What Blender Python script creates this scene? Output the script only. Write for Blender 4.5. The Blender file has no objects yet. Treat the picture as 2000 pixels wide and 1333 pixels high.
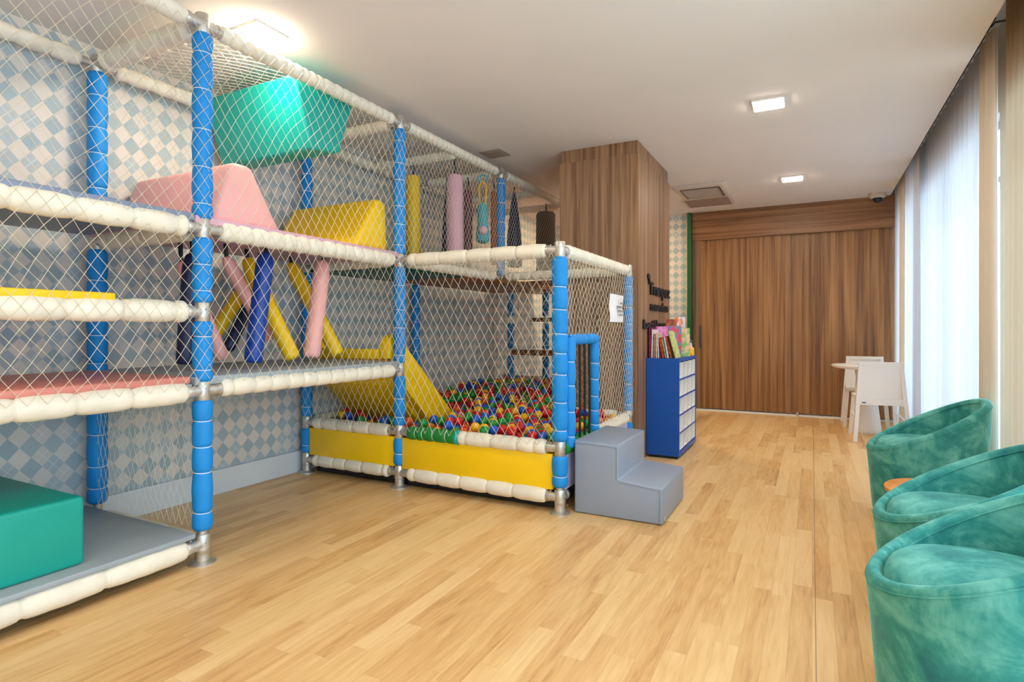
import bpy, bmesh, math, random
from mathutils import Vector, Matrix
random.seed(7)
C = bpy.context.scene.collection
SC = bpy.context.scene
PI = math.pi
sin, cos = math.sin, math.cos

# ------------------------------------------------------------------ camera, world, exposure
cam = bpy.data.cameras.new('camera'); camo = bpy.data.objects.new('camera', cam); C.objects.link(camo)
cam.lens = 1124 / 2000 * 36; cam.sensor_width = 36; cam.sensor_fit = 'HORIZONTAL'
cam.shift_y = -24.3 / 2000
cam.clip_start = 0.05
camo.location = (0, 0, 1.15); camo.rotation_euler = (PI / 2, 0, math.radians(27.54))
SC.camera = camo
SC.view_settings.view_transform = 'Standard'; SC.view_settings.look = 'None'
SC.view_settings.gamma = 1; SC.view_settings.exposure = 0.38
try: SC.view_settings.use_curve_mapping = False
except Exception: pass
SC.cycles.use_denoising = True
SC.cycles.max_bounces = 8; SC.cycles.diffuse_bounces = 5; SC.cycles.transparent_max_bounces = 12
SC.cycles.sample_clamp_indirect = 6
SKY = 4.2
w = bpy.data.worlds.new('sky'); SC.world = w; w.use_nodes = True
bg = w.node_tree.nodes['Background']; bg.inputs[0].default_value = (0.62, 0.79, 1.0, 1); bg.inputs[1].default_value = SKY
LAMP = 115.0

def portal(name, y0, y1, z0, z1, x):
    l = bpy.data.lights.new(name, 'AREA'); l.shape = 'RECTANGLE'; l.size = z1 - z0; l.size_y = y1 - y0
    l.cycles.is_portal = True
    o = bpy.data.objects.new(name, l); C.objects.link(o)
    o.location = (x, (y0 + y1) / 2, (z0 + z1) / 2); o.rotation_euler = (0, PI / 2, 0)
portal('window_portal', 4.66, 8.3, 0.05, 2.5, 1.22)
portal('window_portal', -2.2, 4.4, 0.05, 2.5, 1.22)

# ------------------------------------------------------------------ materials
def L(c): return tuple(((v / 255) / 12.92 if v / 255 <= .04045 else ((v / 255 + .055) / 1.055) ** 2.4) for v in c[:3]) + (1,)
class G:
    def __init__(s, name):
        s.m = bpy.data.materials.new(name); s.m.use_nodes = True; s.t = s.m.node_tree; s.n = s.t.nodes; s.l = s.t.links
        s.b = s.n['Principled BSDF']
    def link(s, a, b): s.l.new(a, b)
    def val(s, inp, v):
        if hasattr(v, 'links') or isinstance(v, bpy.types.NodeSocket): s.l.new(v, inp)
        else: inp.default_value = v
    def math(s, op, a, b=0.0, c=0.0):
        n = s.n.new('ShaderNodeMath'); n.operation = op
        s.val(n.inputs[0], a); s.val(n.inputs[1], b); s.val(n.inputs[2], c); return n.outputs[0]
    def pos(s):
        n = s.n.new('ShaderNodeNewGeometry'); x = s.n.new('ShaderNodeSeparateXYZ'); s.link(n.outputs['Position'], x.inputs[0]); return x.outputs
    def obj(s):
        n = s.n.new('ShaderNodeTexCoord'); return n.outputs['Object']
    def comb(s, x=0.0, y=0.0, z=0.0):
        n = s.n.new('ShaderNodeCombineXYZ')
        for i, v in enumerate((x, y, z)): s.val(n.inputs[i], v)
        return n.outputs[0]
    def noise(s, vec, scale=5.0, detail=4.0, rough=.5, dist=0.0):
        n = s.n.new('ShaderNodeTexNoise'); s.link(vec, n.inputs['Vector']); n.inputs['Scale'].default_value = scale
        n.inputs['Detail'].default_value = detail; n.inputs['Roughness'].default_value = rough; n.inputs['Distortion'].default_value = dist
        return n.outputs['Fac']
    def white(s, vec):
        n = s.n.new('ShaderNodeTexWhiteNoise'); s.link(vec, n.inputs['Vector']); return n.outputs['Value']
    def ramp(s, fac, stops):
        n = s.n.new('ShaderNodeValToRGB'); s.link(fac, n.inputs[0]); e = n.color_ramp.elements
        while len(e) < len(stops): e.new(.5)
        for i, (p, c) in enumerate(stops): e[i].position = p; e[i].color = c
        return n.outputs[0]
    def mix(s, fac, a, b, mode='MIX'):
        n = s.n.new('ShaderNodeMix'); n.data_type = 'RGBA'; n.blend_type = mode
        s.val(n.inputs[0], fac); s.val(n.inputs[6], a); s.val(n.inputs[7], b); return n.outputs[2]
    def bump(s, h, strength=.3, dist=.01):
        n = s.n.new('ShaderNodeBump'); n.inputs['Strength'].default_value = strength; n.inputs['Distance'].default_value = dist
        s.link(h, n.inputs['Height']); s.link(n.outputs[0], s.b.inputs['Normal'])
    def base(s, c, rough=.5, metal=0.0):
        s.val(s.b.inputs['Base Color'], c); s.val(s.b.inputs['Roughness'], rough); s.b.inputs['Metallic'].default_value = metal
        return s

def plain(name, rgb, rough=.5, metal=0, var=.06, vscale=6, bump=0, bscale=40, spec=None, sheen=0):
    g = G(name); v = g.obj(); c = L(rgb)
    if var:
        nz = g.noise(v, vscale, 3)
        lo = tuple(x * (1 - var) for x in c[:3]) + (1,); hi = tuple(min(1, x * (1 + var)) for x in c[:3]) + (1,)
        col = g.ramp(nz, [(.3, lo), (.7, hi)])
    else: col = c
    g.base(col, rough, metal)
    if bump: g.bump(g.noise(v, bscale, 4), bump, .004)
    if spec is not None: g.b.inputs['Specular IOR Level'].default_value = spec
    if sheen: g.b.inputs['Sheen Weight'].default_value = sheen
    return g.m

def foam_mat(name, rgb, rough=.6, rib=220):
    g = G(name); v = g.obj(); c = L(rgb)
    nz = g.noise(v, 9, 3)
    g.base(g.ramp(nz, [(.3, tuple(x * .9 for x in c[:3]) + (1,)), (.75, tuple(min(1, x * 1.06) for x in c[:3]) + (1,))]), rough)
    g.bump(g.noise(v, rib, 2), .35, .0015)
    return g.m

def vinyl(name, rgb, rough=.42, bump=.25):
    g = G(name); v = g.obj(); c = L(rgb)
    nz = g.noise(v, 3.5, 3)
    g.base(g.ramp(nz, [(.3, tuple(x * .92 for x in c[:3]) + (1,)), (.7, c)]), rough)
    h = g.math('ADD', g.noise(v, 6, 3), g.math('MULTIPLY', g.noise(v, 300, 1), .05)); g.bump(h, bump, .012)
    return g.m

def wood_mat(name, axis, tones, scale=1.0, rough=.45):
    """axis = world axis the grain runs along"""
    g = G(name); p = g.pos()
    a = [p[0], p[1], p[2]]
    s = [1.0, 1.0, 1.0]; s[axis] = .022
    vec = g.comb(*[g.math('MULTIPLY', a[i], s[i] * 26 * scale) for i in range(3)])
    vec2 = g.comb(*[g.math('MULTIPLY', a[i], s[i] * 110 * scale) for i in range(3)])
    n1 = g.noise(vec, 1, 4, .55, .5); n2 = g.noise(vec2, 1, 3, .6, .4)
    f = g.math('ADD', g.math('MULTIPLY', n1, .72), g.math('MULTIPLY', n2, .28))
    g.base(g.ramp(f, [(.30, L(tones[0])), (.43, L(tones[1])), (.52, L(tones[2])), (.66, L(tones[3]))]), rough)
    g.bump(n2, .06, .002)
    return g.m

def floor_mat():
    g = G('oak_plank_floor'); p = g.pos()
    W_, L_ = .078, .80
    row = g.math('FLOOR', g.math('DIVIDE', p[0], W_))
    off = g.math('MULTIPLY', g.white(g.comb(row, 3.3, 0)), L_)
    yy = g.math('DIVIDE', g.math('ADD', p[1], off), L_)
    piece = g.math('FLOOR', yy)
    rnd = g.white(g.comb(row, piece, 1.0))
    fx = g.math('FRACT', g.math('DIVIDE', p[0], W_)); fy = g.math('FRACT', yy)
    vec = g.comb(g.math('ADD', g.math('MULTIPLY', p[0], 22), g.math('MULTIPLY', rnd, 40)), g.math('MULTIPLY', p[1], 2.2), rnd)
    n1 = g.noise(vec, 1.0, 5, .6, 1.0)
    vec2 = g.comb(g.math('MULTIPLY', p[0], 90), g.math('MULTIPLY', p[1], 7), rnd)
    n2 = g.noise(vec2, 1.0, 3)
    f = g.math('ADD', g.math('ADD', g.math('MULTIPLY', n1, .52), g.math('MULTIPLY', n2, .24)), g.math('MULTIPLY', rnd, .24))
    col = g.ramp(f, [(.27, L((188, 136, 82))), (.40, L((214, 168, 108))), (.54, L((228, 187, 128))), (.72, L((238, 203, 148)))])
    edge = g.math('MINIMUM', g.math('MINIMUM', fx, g.math('SUBTRACT', 1, fx)), g.math('MULTIPLY', g.math('MINIMUM', fy, g.math('SUBTRACT', 1, fy)), L_ / W_))
    seam = g.math('LESS_THAN', edge, .010)
    col = g.mix(g.math('MULTIPLY', seam, .25), col, L((120, 85, 55)))
    # the wide expansion joint that runs the length of the room
    j = g.math('LESS_THAN', g.math('ABSOLUTE', g.math('SUBTRACT', p[0], .012)), .0016)
    col = g.mix(g.math('MULTIPLY', j, .7), col, L((90, 65, 45)))
    g.base(col, g.math('ADD', .30, g.math('MULTIPLY', n1, .18)))
    g.bump(g.math('SUBTRACT', g.math('MULTIPLY', n2, .2), seam), .12, .002)
    return g.m

def argyle_mat(name, ax):
    g = G(name); p = g.pos()
    a = g.math('DIVIDE', p[ax], .102); b = g.math('DIVIDE', p[2], .116)
    u = g.math('ADD', a, b); v = g.math('SUBTRACT', a, b)
    fu, fv = g.math('FLOOR', u), g.math('FLOOR', v)
    par = g.math('MODULO', g.math('ABSOLUTE', g.math('ADD', fu, 0)), 2.0)
    blue = g.math('GREATER_THAN', g.math('MODULO', g.math('ADD', g.math('ADD', fu, fv), 400.0), 2.0), .5)
    rnd = g.white(g.comb(fu, fv, 5.0))
    ru, rv = g.math('FRACT', u), g.math('FRACT', v)
    lw = g.math('MINIMUM', g.math('ABSOLUTE', g.math('SUBTRACT', ru, .5)), g.math('ABSOLUTE', g.math('SUBTRACT', rv, .5)))
    line = g.math('MULTIPLY', g.math('LESS_THAN', lw, .022), g.math('GREATER_THAN', rnd, .68))
    speck = g.noise(g.comb(g.math('MULTIPLY', u, 1), g.math('MULTIPLY', v, 1), 0), 3.0, 5, .7)
    bl = g.ramp(rnd, [(.0, L((152, 168, 174))), (.5, L((166, 179, 182))), (1.0, L((180, 188, 188)))])
    wh = g.ramp(rnd, [(.0, L((226, 212, 198))), (1.0, L((212, 202, 192)))])
    col = g.mix(blue, wh, bl)
    col = g.mix(g.math('MULTIPLY', line, .6), col, L((232, 234, 232)))
    col = g.mix(g.math('MULTIPLY', speck, .25), col, L((225, 226, 224)))
    g.base(col, .7)
    return g.m

def velvet_mat():
    g = G('teal_velvet'); v = g.obj()
    n1 = g.noise(v, 4.2, 5, .62, 1.6); n2 = g.noise(v, 26, 4, .6)
    f = g.math('ADD', g.math('MULTIPLY', n1, .8), g.math('MULTIPLY', n2, .2))
    g.base(g.ramp(f, [(.33, L((8, 104, 108))), (.48, L((42, 138, 130))), (.64, L((106, 184, 170)))]), .75)
    g.b.inputs['Sheen Weight'].default_value = .55; g.b.inputs['Sheen Roughness'].default_value = .4
    g.b.inputs['Sheen Tint'].default_value = L((150, 225, 215))
    g.bump(n2, .15, .004)
    return g.m

def sheer_mat(name, tint, alpha):
    g = G(name); n = g.n; g.n.remove(g.b)
    p = g.pos()
    out = [x for x in n if x.type == 'OUTPUT_MATERIAL'][0]
    tr = n.new('ShaderNodeBsdfTransparent'); tl = n.new('ShaderNodeBsdfTranslucent'); df = n.new('ShaderNodeBsdfDiffuse')
    tl.inputs[0].default_value = L(tint); df.inputs[0].default_value = L(tint)
    m1 = n.new('ShaderNodeMixShader'); m1.inputs[0].default_value = .5; g.link(tl.outputs[0], m1.inputs[1]); g.link(df.outputs[0], m1.inputs[2])
    m2 = n.new('ShaderNodeMixShader')
    g.val(m2.inputs[0], alpha)
    g.link(tr.outputs[0], m2.inputs[1]); g.link(m1.outputs[0], m2.inputs[2]); g.link(m2.outputs[0], out.inputs[0])
    return g.m

def glass_mat():
    g = G('window_glass'); n = g.n; g.n.remove(g.b); out = [x for x in n if x.type == 'OUTPUT_MATERIAL'][0]
    tr = n.new('ShaderNodeBsdfTransparent'); tr.inputs[0].default_value = (.93, .97, .96, 1)
    gl = n.new('ShaderNodeBsdfGlossy'); gl.inputs['Roughness'].default_value = .03
    m = n.new('ShaderNodeMixShader'); m.inputs[0].default_value = .06
    g.link(tr.outputs[0], m.inputs[1]); g.link(gl.outputs[0], m.inputs[2]); g.link(m.outputs[0], out.inputs[0]); return g.m

def emis_mat(name, col, st):
    g = G(name); g.base((.9, .9, .9, 1), .5); g.b.inputs['Emission Color'].default_value = col; g.b.inputs['Emission Strength'].default_value = st
    return g.m

M = dict(
    floor=floor_mat(), argy=argyle_mat('argyle_wallpaper_side', 1), argx=argyle_mat('argyle_wallpaper_end', 0),
    ceil=plain('ceiling_paint', (232, 226, 220), .85, var=.015, vscale=1.5), beige=plain('beige_paint', (244, 236, 222), .8, var=.02),
    white=plain('white_paint', (236, 236, 234), .5, var=.02), base=plain('baseboard_white', (222, 224, 226), .45, var=.02),
    woodv=wood_mat('walnut_vertical', 2, ((96, 64, 42), (130, 94, 66), (154, 116, 84), (178, 140, 106))),
    woodh=wood_mat('walnut_horizontal', 0, ((96, 62, 36), (126, 86, 54), (146, 102, 66), (166, 120, 80))),
    wood_door=wood_mat('walnut_door', 2, ((88, 54, 28), (128, 86, 48), (154, 108, 64), (178, 132, 84)), .8),
    bluef=foam_mat('blue_foam', (0, 138, 216)), whitef=foam_mat('cream_foam', (238, 228, 208)), greenf=foam_mat('green_foam', (10, 128, 48)),
    tie=plain('white_cord', (235, 235, 230), .6, var=0), net=plain('net_cord', (214, 204, 182), .8, var=0, spec=.1),
    steel=plain('galvanised_steel', (205, 200, 192), .42, .8, var=.15, vscale=30),
    greyv=vinyl('grey_vinyl', (146, 156, 172)), slate=vinyl('slate_vinyl', (134, 144, 166)), greyd=vinyl('grey_mat', (160, 168, 172), .5),
    pinkv=vinyl('pink_vinyl', (255, 184, 176)), salmon=vinyl('salmon_mat', (214, 132, 118)), yelv=vinyl('yellow_vinyl', (255, 204, 0)),
    yelp=vinyl('yellow_panel', (255, 206, 0), .4, .1), greenv=vinyl('green_vinyl', (18, 92, 66)), tealv=vinyl('teal_vinyl', (0, 168, 156)), tealbox=vinyl('teal_block', (0, 160, 142)),
    bluev=vinyl('royal_blue_vinyl', (4, 62, 154)), navyv=vinyl('navy_vinyl', (22, 28, 72)), maroonv=vinyl('maroon_vinyl', (120, 56, 68)),
    orangev=vinyl('orange_vinyl', (196, 96, 36)), mauve=vinyl('mauve_vinyl', (222, 170, 186)), lilac=vinyl('lilac_vinyl', (216, 204, 232)),
    brownw=wood_mat('brown_board', 0, ((110, 66, 30), (146, 90, 46), (168, 108, 58), (186, 124, 72))),
    velvet=velvet_mat(), cabblue=plain('blue_laminate', (0, 80, 172), .38, var=.03), bin=plain('white_bin', (236, 234, 230), .5, var=.02),
    black=plain('black_plastic', (14, 13, 13), .5, var=0), blackc=plain('black_cord', (18, 14, 12), .7, var=0),
    dark=plain('dark_metal', (60, 60, 62), .4, .6), green=plain('green_paint', (24, 92, 52), .5, var=.04), chrome=plain('brushed_chrome', (205, 205, 205), .25, 1, var=0),
    wchair=plain('white_lacquer', (240, 236, 230), .42, var=.015), paper=plain('paper', (240, 238, 240), .7, var=.01),
    ac=plain('ac_plastic', (214, 202, 190), .5, var=.02), acg=plain('ac_grille', (158, 138, 124), .6, var=.03), vent=plain('vent_metal', (168, 154, 140), .5, var=.05),
    lamp=emis_mat('lamp_diffuser', (1.0, .85, .67, 1), LAMP), lampf=plain('lamp_frame', (240, 236, 228), .5, var=0),
    sheer=sheer_mat('sheer_curtain', (206, 204, 207), .94), hem=sheer_mat('curtain_hem', (246, 232, 212), .97), glass=glass_mat(), lined=sheer_mat('lined_curtain', (176, 152, 124), .97), lamp2=emis_mat('spot_diffuser', (1.0, .80, .50, 1), LAMP * 2.2),
    frame=plain('window_frame_paint', (200, 200, 206), .45, var=.02), oak=plain('honey_oak', (226, 148, 60), .45, var=.12, vscale=20),
    aqua=vinyl('aqua_plush', (70, 180, 195), .8), pinkp=vinyl('pink_plush', (240, 190, 205), .8), taupe=vinyl('taupe_cloth', (92, 84, 70), .8),
)

# ------------------------------------------------------------------ mesh builders
class MB:
    def __init__(s): s.v = []; s.f = []; s.mi = []; s.cur = 0
    def add(s, vs, fs, mi=None):
        o = len(s.v); s.v += [tuple(p) for p in vs]; s.f += [tuple(i + o for i in f) for f in fs]; s.mi += [s.cur if mi is None else mi] * len(fs); return s
    def box(s, x0, x1, y0, y1, z0, z1, mi=None):
        vs = [(x, y, z) for x in (x0, x1) for y in (y0, y1) for z in (z0, z1)]
        return s.add(vs, [(0, 1, 3, 2), (4, 6, 7, 5), (0, 4, 5, 1), (2, 3, 7, 6), (0, 2, 6, 4), (1, 5, 7, 3)], mi)
    def bm_add(s, bm, mi=None):
        bm.verts.index_update(); s.add([v.co[:] for v in bm.verts], [[v.index for v in f.verts] for f in bm.faces], mi); bm.free(); return s
    def rbox(s, x0, x1, y0, y1, z0, z1, b=.01, seg=2, mi=None):
        bm = bmesh.new(); bmesh.ops.create_cube(bm, size=1)
        for v in bm.verts: v.co = Vector(((x0 + x1) / 2 + v.co.x * (x1 - x0), (y0 + y1) / 2 + v.co.y * (y1 - y0), (z0 + z1) / 2 + v.co.z * (z1 - z0)))
        bmesh.ops.bevel(bm, geom=bm.edges[:], offset=b, segments=seg, profile=.5, affect='EDGES')
        return s.bm_add(bm, mi)
    def prism(s, poly, axis, a0, a1, b=0, seg=3, mi=None):
        """poly: 2-D points in the plane across `axis` (0: (y,z), 1: (x,z), 2: (x,y))"""
        bm = bmesh.new()
        def P(q, a): return {0: (a, q[0], q[1]), 1: (q[0], a, q[1]), 2: (q[0], q[1], a)}[axis]
        A = [bm.verts.new(P(q, a0)) for q in poly]; B = [bm.verts.new(P(q, a1)) for q in poly]
        n = len(poly); bm.faces.new(A); bm.faces.new(B[::-1])
        for i in range(n): bm.faces.new((A[i], B[i], B[(i + 1) % n], A[(i + 1) % n]))
        bmesh.ops.recalc_face_normals(bm, faces=bm.faces[:])
        if b: bmesh.ops.bevel(bm, geom=bm.edges[:], offset=b, segments=seg, profile=.5, affect='EDGES')
        return s.bm_add(bm, mi)
    def rings(s, rings, cap=True, mi=None, closed=False):
        n = len(rings[0]); vs = [p for r in rings for p in r]; fs = []
        m = len(rings); R = range(m if closed else m - 1)
        for i in R:
            k = (i + 1) % m
            for j in range(n): fs.append((i * n + j, i * n + (j + 1) % n, k * n + (j + 1) % n, k * n + j))
        if cap and not closed: fs.append(tuple(range(n - 1, -1, -1))); fs.append(tuple((m - 1) * n + j for j in range(n)))
        return s.add(vs, fs, mi)
    def lathe(s, p0, p1, prof, n=18, mi=None, cap=True):
        """prof: (t metres along p0->p1, radius)"""
        p0 = Vector(p0); d = (Vector(p1) - p0).normalized()
        a = Vector((0, 0, 1)) if abs(d.z) < .9 else Vector((1, 0, 0)); e = d.cross(a).normalized(); g = d.cross(e)
        return s.rings([[p0 + d * t + e * (r * cos(2 * PI * j / n)) + g * (r * sin(2 * PI * j / n)) for j in range(n)] for t, r in prof], cap, mi)
    def tube(s, pts, r, n=10, mi=None, closed=False):
        pts = [Vector(p) for p in pts]; out = []; m = len(pts)
        e = None
        for i, p in enumerate(pts):
            d = (pts[(i + 1) % m] - pts[i - 1]) if closed else (pts[min(i + 1, m - 1)] - pts[max(i - 1, 0)])
            d.normalize()
            if e is None:
                a = Vector((0, 0, 1)) if abs(d.z) < .9 else Vector((1, 0, 0)); e = d.cross(a).normalized()
            else: e = (e - d * e.dot(d)).normalized()
            g = d.cross(e); rr = r[i] if isinstance(r, (list, tuple)) else r
            out.append([p + e * (rr * cos(2 * PI * j / n)) + g * (rr * sin(2 * PI * j / n)) for j in range(n)])
        return s.rings(out, True, mi, closed)
    def sphere(s, c, r, seg=16, rng=10, sc=(1, 1, 1), mi=None):
        c = Vector(c); rs = []
        for i in range(1, rng):
            t = PI * i / rng
            rs.append([c + Vector((r * sc[0] * sin(t) * cos(2 * PI * j / seg), r * sc[1] * sin(t) * sin(2 * PI * j / seg), r * sc[2] * cos(t))) for j in range(seg)])
        return s.rings(rs, True, mi)
    def build(s, name, mats, parent=None, smooth=True, org=None, ang=40):
        me = bpy.data.meshes.new(name)
        L0 = Vector(ORG.get(parent.name, (0, 0, 0))) if parent else Vector(org or (0, 0, 0))
        me.from_pydata([tuple(Vector(v) - L0) for v in s.v], [], s.f)
        if not isinstance(mats, (list, tuple)): mats = [mats]
        for m in mats: me.materials.append(m)
        for p, i in zip(me.polygons, s.mi): p.material_index = i; p.use_smooth = smooth
        bm = bmesh.new(); bm.from_mesh(me); bmesh.ops.recalc_face_normals(bm, faces=bm.faces[:])
        if smooth:
            th = math.radians(ang)
            for e in bm.edges:
                if len(e.link_faces) == 2 and e.calc_face_angle(0) > th: e.smooth = False
        bm.to_mesh(me); bm.free(); me.update()
        o = bpy.data.objects.new(name, me); C.objects.link(o)
        if parent: o.parent = parent; ORG[o.name] = ORG.get(parent.name, (0, 0, 0))
        else: o.location = L0; ORG[o.name] = tuple(L0)
        return o
ORG = {}
def tag(o, label=None, cat=None, group=None, kind=None):
    if label: o['label'] = label
    if cat: o['category'] = cat
    if group: o['group'] = group
    if kind: o['kind'] = kind
    return o
def thing(name, loc, label, cat, group=None):
    o = bpy.data.objects.new(name, None); C.objects.link(o); o.location = loc; o.empty_display_size = .1
    ORG[o.name] = tuple(loc); return tag(o, label, cat, group)
def struct(name, mb, mat, smooth=False, parent=None):
    o = mb.build(name, mat, parent, smooth)
    if not parent: o['kind'] = 'structure'
    return o

# ------------------------------------------------------------------ the room
H = 2.78; XL = -3.68; YB = 8.42; YF = -2.6; XR = 1.05; HR = 3.07
struct('floor', MB().box(XL - .1, 1.45, YF - .1, YB + .1, -.1, 0), M['floor'])
struct('ceiling', MB().box(XL - .1, .85, YF - .1, YB + .1, H, H + .35).box(.85, 1.3, YF - .1, YB + .1, HR, HR + .1), M['ceil'])
struct('wall_left', MB().box(XL - .1, XL, YF, YB, 0, H), M['argy'])
struct('wall_back', MB().box(XL, -1.52, YB, YB + .1, 0, H).box(-1.52, 1.3, YB + .06, YB + .16, 0, HR), [M['argx']])
struct('wall_front', MB().box(XL, 1.3, YF - .1, YF, 0, HR), M['beige'])
# window wall: piers and spandrels around two openings
rw = MB()
W1, W2 = (4.64, 8.30), (-2.3, 4.50)
for a, b in ((YF, W2[0]), (W2[1], W1[0]), (W1[1], YB + .06)): rw.box(XR, XR + .25, a, b, 0, HR)
for a, b in (W1, W2): rw.box(XR, XR + .25, a, b, 2.52, HR); rw.box(XR, XR + .25, a, b, 0, .04)
struct('wall_right', rw, M['beige'])
def window(n, y0, y1, z0, z1, divs):
    x = XR + .05
    f = MB().box(x, x + .06, y0, y1, z0, z0 + .05).box(x, x + .06, y0, y1, z1 - .05, z1).box(x, x + .06, y0, y0 + .05, z0, z1).box(x, x + .06, y1 - .05, y1, z0, z1)
    for k in range(1, divs):
        y = y0 + (y1 - y0) * k / divs; f.box(x, x + .06, y - .03, y + .03, z0 + .05, z1 - .05)
    f.box(x, x + .05, y0 + .05, y1 - .05, 2.12, 2.16)
    o = struct('window_%d' % n, f, M['frame'])
    MB().box(x + .025, x + .031, y0 + .05, y1 - .05, z0 + .05, z1 - .05).build('window_pane', M['glass'], o, False)
    MB().box(x - .012, x + .01, (y0 + (y1 - y0) / divs) - .02, (y0 + (y1 - y0) / divs) + .0, .95, 1.15).build('window_handle', M['dark'], o, False)
window(1, W1[0], W1[1], .04, 2.52, 3)
window(2, W2[0], W2[1], .04, 2.52, 4)
struct('baseboard_left', MB().box(XL, XL + .022, YF, YB, 0, .165).box(XL, XL + .026, YF, YB, .155, .168), M['base'])
struct('baseboard_back', MB().box(XL, -1.56, YB - .02, YB, 0, .165), M['base'])
# wood clad column
CX0, CX1, CY0, CY1 = -2.06, -1.325, 4.90, 6.10
col = struct('wall_column', MB().box(CX0 + .012, CX1 - .0, CY0 + .0, CY1 - .0, 0, H - .115).box(CX0 + .02, CX1 - .01, CY0 + .008, CY1 - .03, H - .115, H), M['woodv'])
MB().box(CX0, CX1 - .012, CY0 - .002, CY1, .0, H - .118).build('cladding_panel', M['woodv'], col, False)
# end wall: header, sliding doors, jambs
struct('trim_1', MB().box(-1.50, 1.0, YB - .05, YB + .06, 2.39, H), M['woodh'])
struct('trim_2', MB().box(-1.50, -1.40, YB - .01, YB + .06, .0, 2.39), M['woodv'])
struct('trim_3', MB().box(-1.56, -1.505, YB - .09, YB + .06, 0, H), M['green'])
struct('trim_4', MB().box(-1.50, .98, YB - .03, YB + .03, 0, .022), M['white'])
for n, (a, b, yy) in enumerate(((-1.41, -.253, .0), (-.247, .98, .014)), 1):
    d = struct('door_%d' % n, MB().box(a, b, YB + yy - .004, YB + yy + .03, .035, 2.40), M['wood_door'])
    if n == 1:
        MB().box(-1.400, -1.383, YB - .03, YB - .004, .88, 1.19).build('door_handle', M['chrome'], d, False)
        MB().lathe((-.17, YB - .02, .0), (-.17, YB - .02, .06), [(0, .015), (.03, .022), (.05, .012), (.055, .004)], 12).build('door_stop', M['steel'], d)

# ------------------------------------------------------------------ ceiling fittings
def ceiling_lamp(x, y, label, s=.185, dp=.016, mt='lamp'):
    t = thing('ceiling_lamp', (x, y, H - .014), label, 'lamp', 'square ceiling lamps')
    h = s / 2
    f = MB()
    for a in ((x - h - .012, x - h, y - h - .012, y + h + .012), (x + h, x + h + .012, y - h - .012, y + h + .012), (x - h, x + h, y - h - .012, y - h), (x - h, x + h, y + h, y + h + .012)):
        f.box(a[0], a[1], a[2], a[3], H - .012, H)
    f.build('lamp_frame', M['lampf'], t, False)
    MB().box(x - h, x + h, y - h, y + h, H - dp, H - .001).build('diffuser', M[mt], t, False)
ceiling_lamp(-.28, 4.545, 'lit square white ceiling lamp nearer the camera over the open floor')
ceiling_lamp(-.19, 6.93, 'lit square ceiling lamp in front of the wooden doors, beside the air vents')
ceiling_lamp(-2.70, 2.17, 'glaring square ceiling lamp just above the top rail of the play frame', dp=.03)
ceiling_lamp(-2.60, 7.5, 'lit square ceiling lamp above the far corner behind the wooden column', mt='lamp2')
for x, y, q in ((-.28, 2.1, 'beside the nearest armchair'), (-.28, -.4, 'behind the camera on the window side'), (-2.0, -.4, 'behind the camera on the play frame side')): ceiling_lamp(x, y, 'lit square ceiling lamp over the near floor, ' + q)

t = thing('air_conditioner', (-1.14, 7.02, H), 'recessed square ceiling air conditioner with a grille by the wooden column', 'air conditioner')
a = MB(); x0, x1, y0, y1 = -1.45, -.84, 6.70, 7.40
a.prism([(x0, H), (x1, H), (x1 - .05, H - .028), (x0 + .05, H - .028)], 1, y0, y1, .006, 2).build('casing', M['ac'], t)
g = MB().box(x0 + .10, x1 - .10, y0 + .13, y1 - .10, H - .036, H - .026).build('grille', M['acg'], t, False)
g = MB()
for k in range(9): g.box(x0 + .12, x1 - .12, y0 + .16 + k * .048, y0 + .17 + k * .048, H - .040, H - .035)
g.build('grille_slat', M['ac'], t, False)
m = MB()
for (p, q, r_, s_) in ((x0 + .085, x0 + .097, y0 + .12, y1 - .09), (x1 - .097, x1 - .085, y0 + .12, y1 - .09), (x0 + .09, x1 - .09, y0 + .115, y0 + .125), (x0 + .09, x1 - .09, y1 - .092, y1 - .084)): m.box(p, q, r_, s_, H - .0325, H - .0275)
m.build('grille_gap', M['dark'], t, False)
t = thing('ceiling_vent', (-1.18, 7.68, H), 'plain taupe vent panel in the ceiling right behind the air conditioner', 'vent')
MB().box(-1.48, -.88, 7.44, 7.95, H - .012, H).build('vent_frame', M['ac'], t, False)
m = MB()
for k in range(14): m.box(-1.44, -.92, 7.475 + k * .033, 7.50 + k * .033, H - .018, H - .011)
m.build('vent_slat', M['acg'], t, False)
t = thing('ceiling_vent', (-2.61, 4.66, H), 'small dark square air vent in the ceiling above the far top rail', 'vent')
MB().box(-2.72, -2.50, 4.55, 4.77, H - .01, H).build('vent_frame', M['vent'], t, False)
m = MB()
for k in range(6): m.box(-2.70, -2.52, 4.575 + k * .03, 4.59 + k * .03, H - .015, H - .009)
m.build('vent_slat', M['acg'], t, False)
t = thing('security_camera', (.70, 8.2, H), 'small dome security camera on the ceiling above the wooden doors', 'camera')
MB().lathe((.70, 8.2, H), (.70, 8.2, H - .2), [(0, .085), (.01, .09), (.04, .088), (.055, .07)], 20).build('camera_base', M['ac'], t)
MB().sphere((.70, 8.2, H - .060), .050, 16, 10).build('lens_dome', M['dark'], t)

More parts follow.
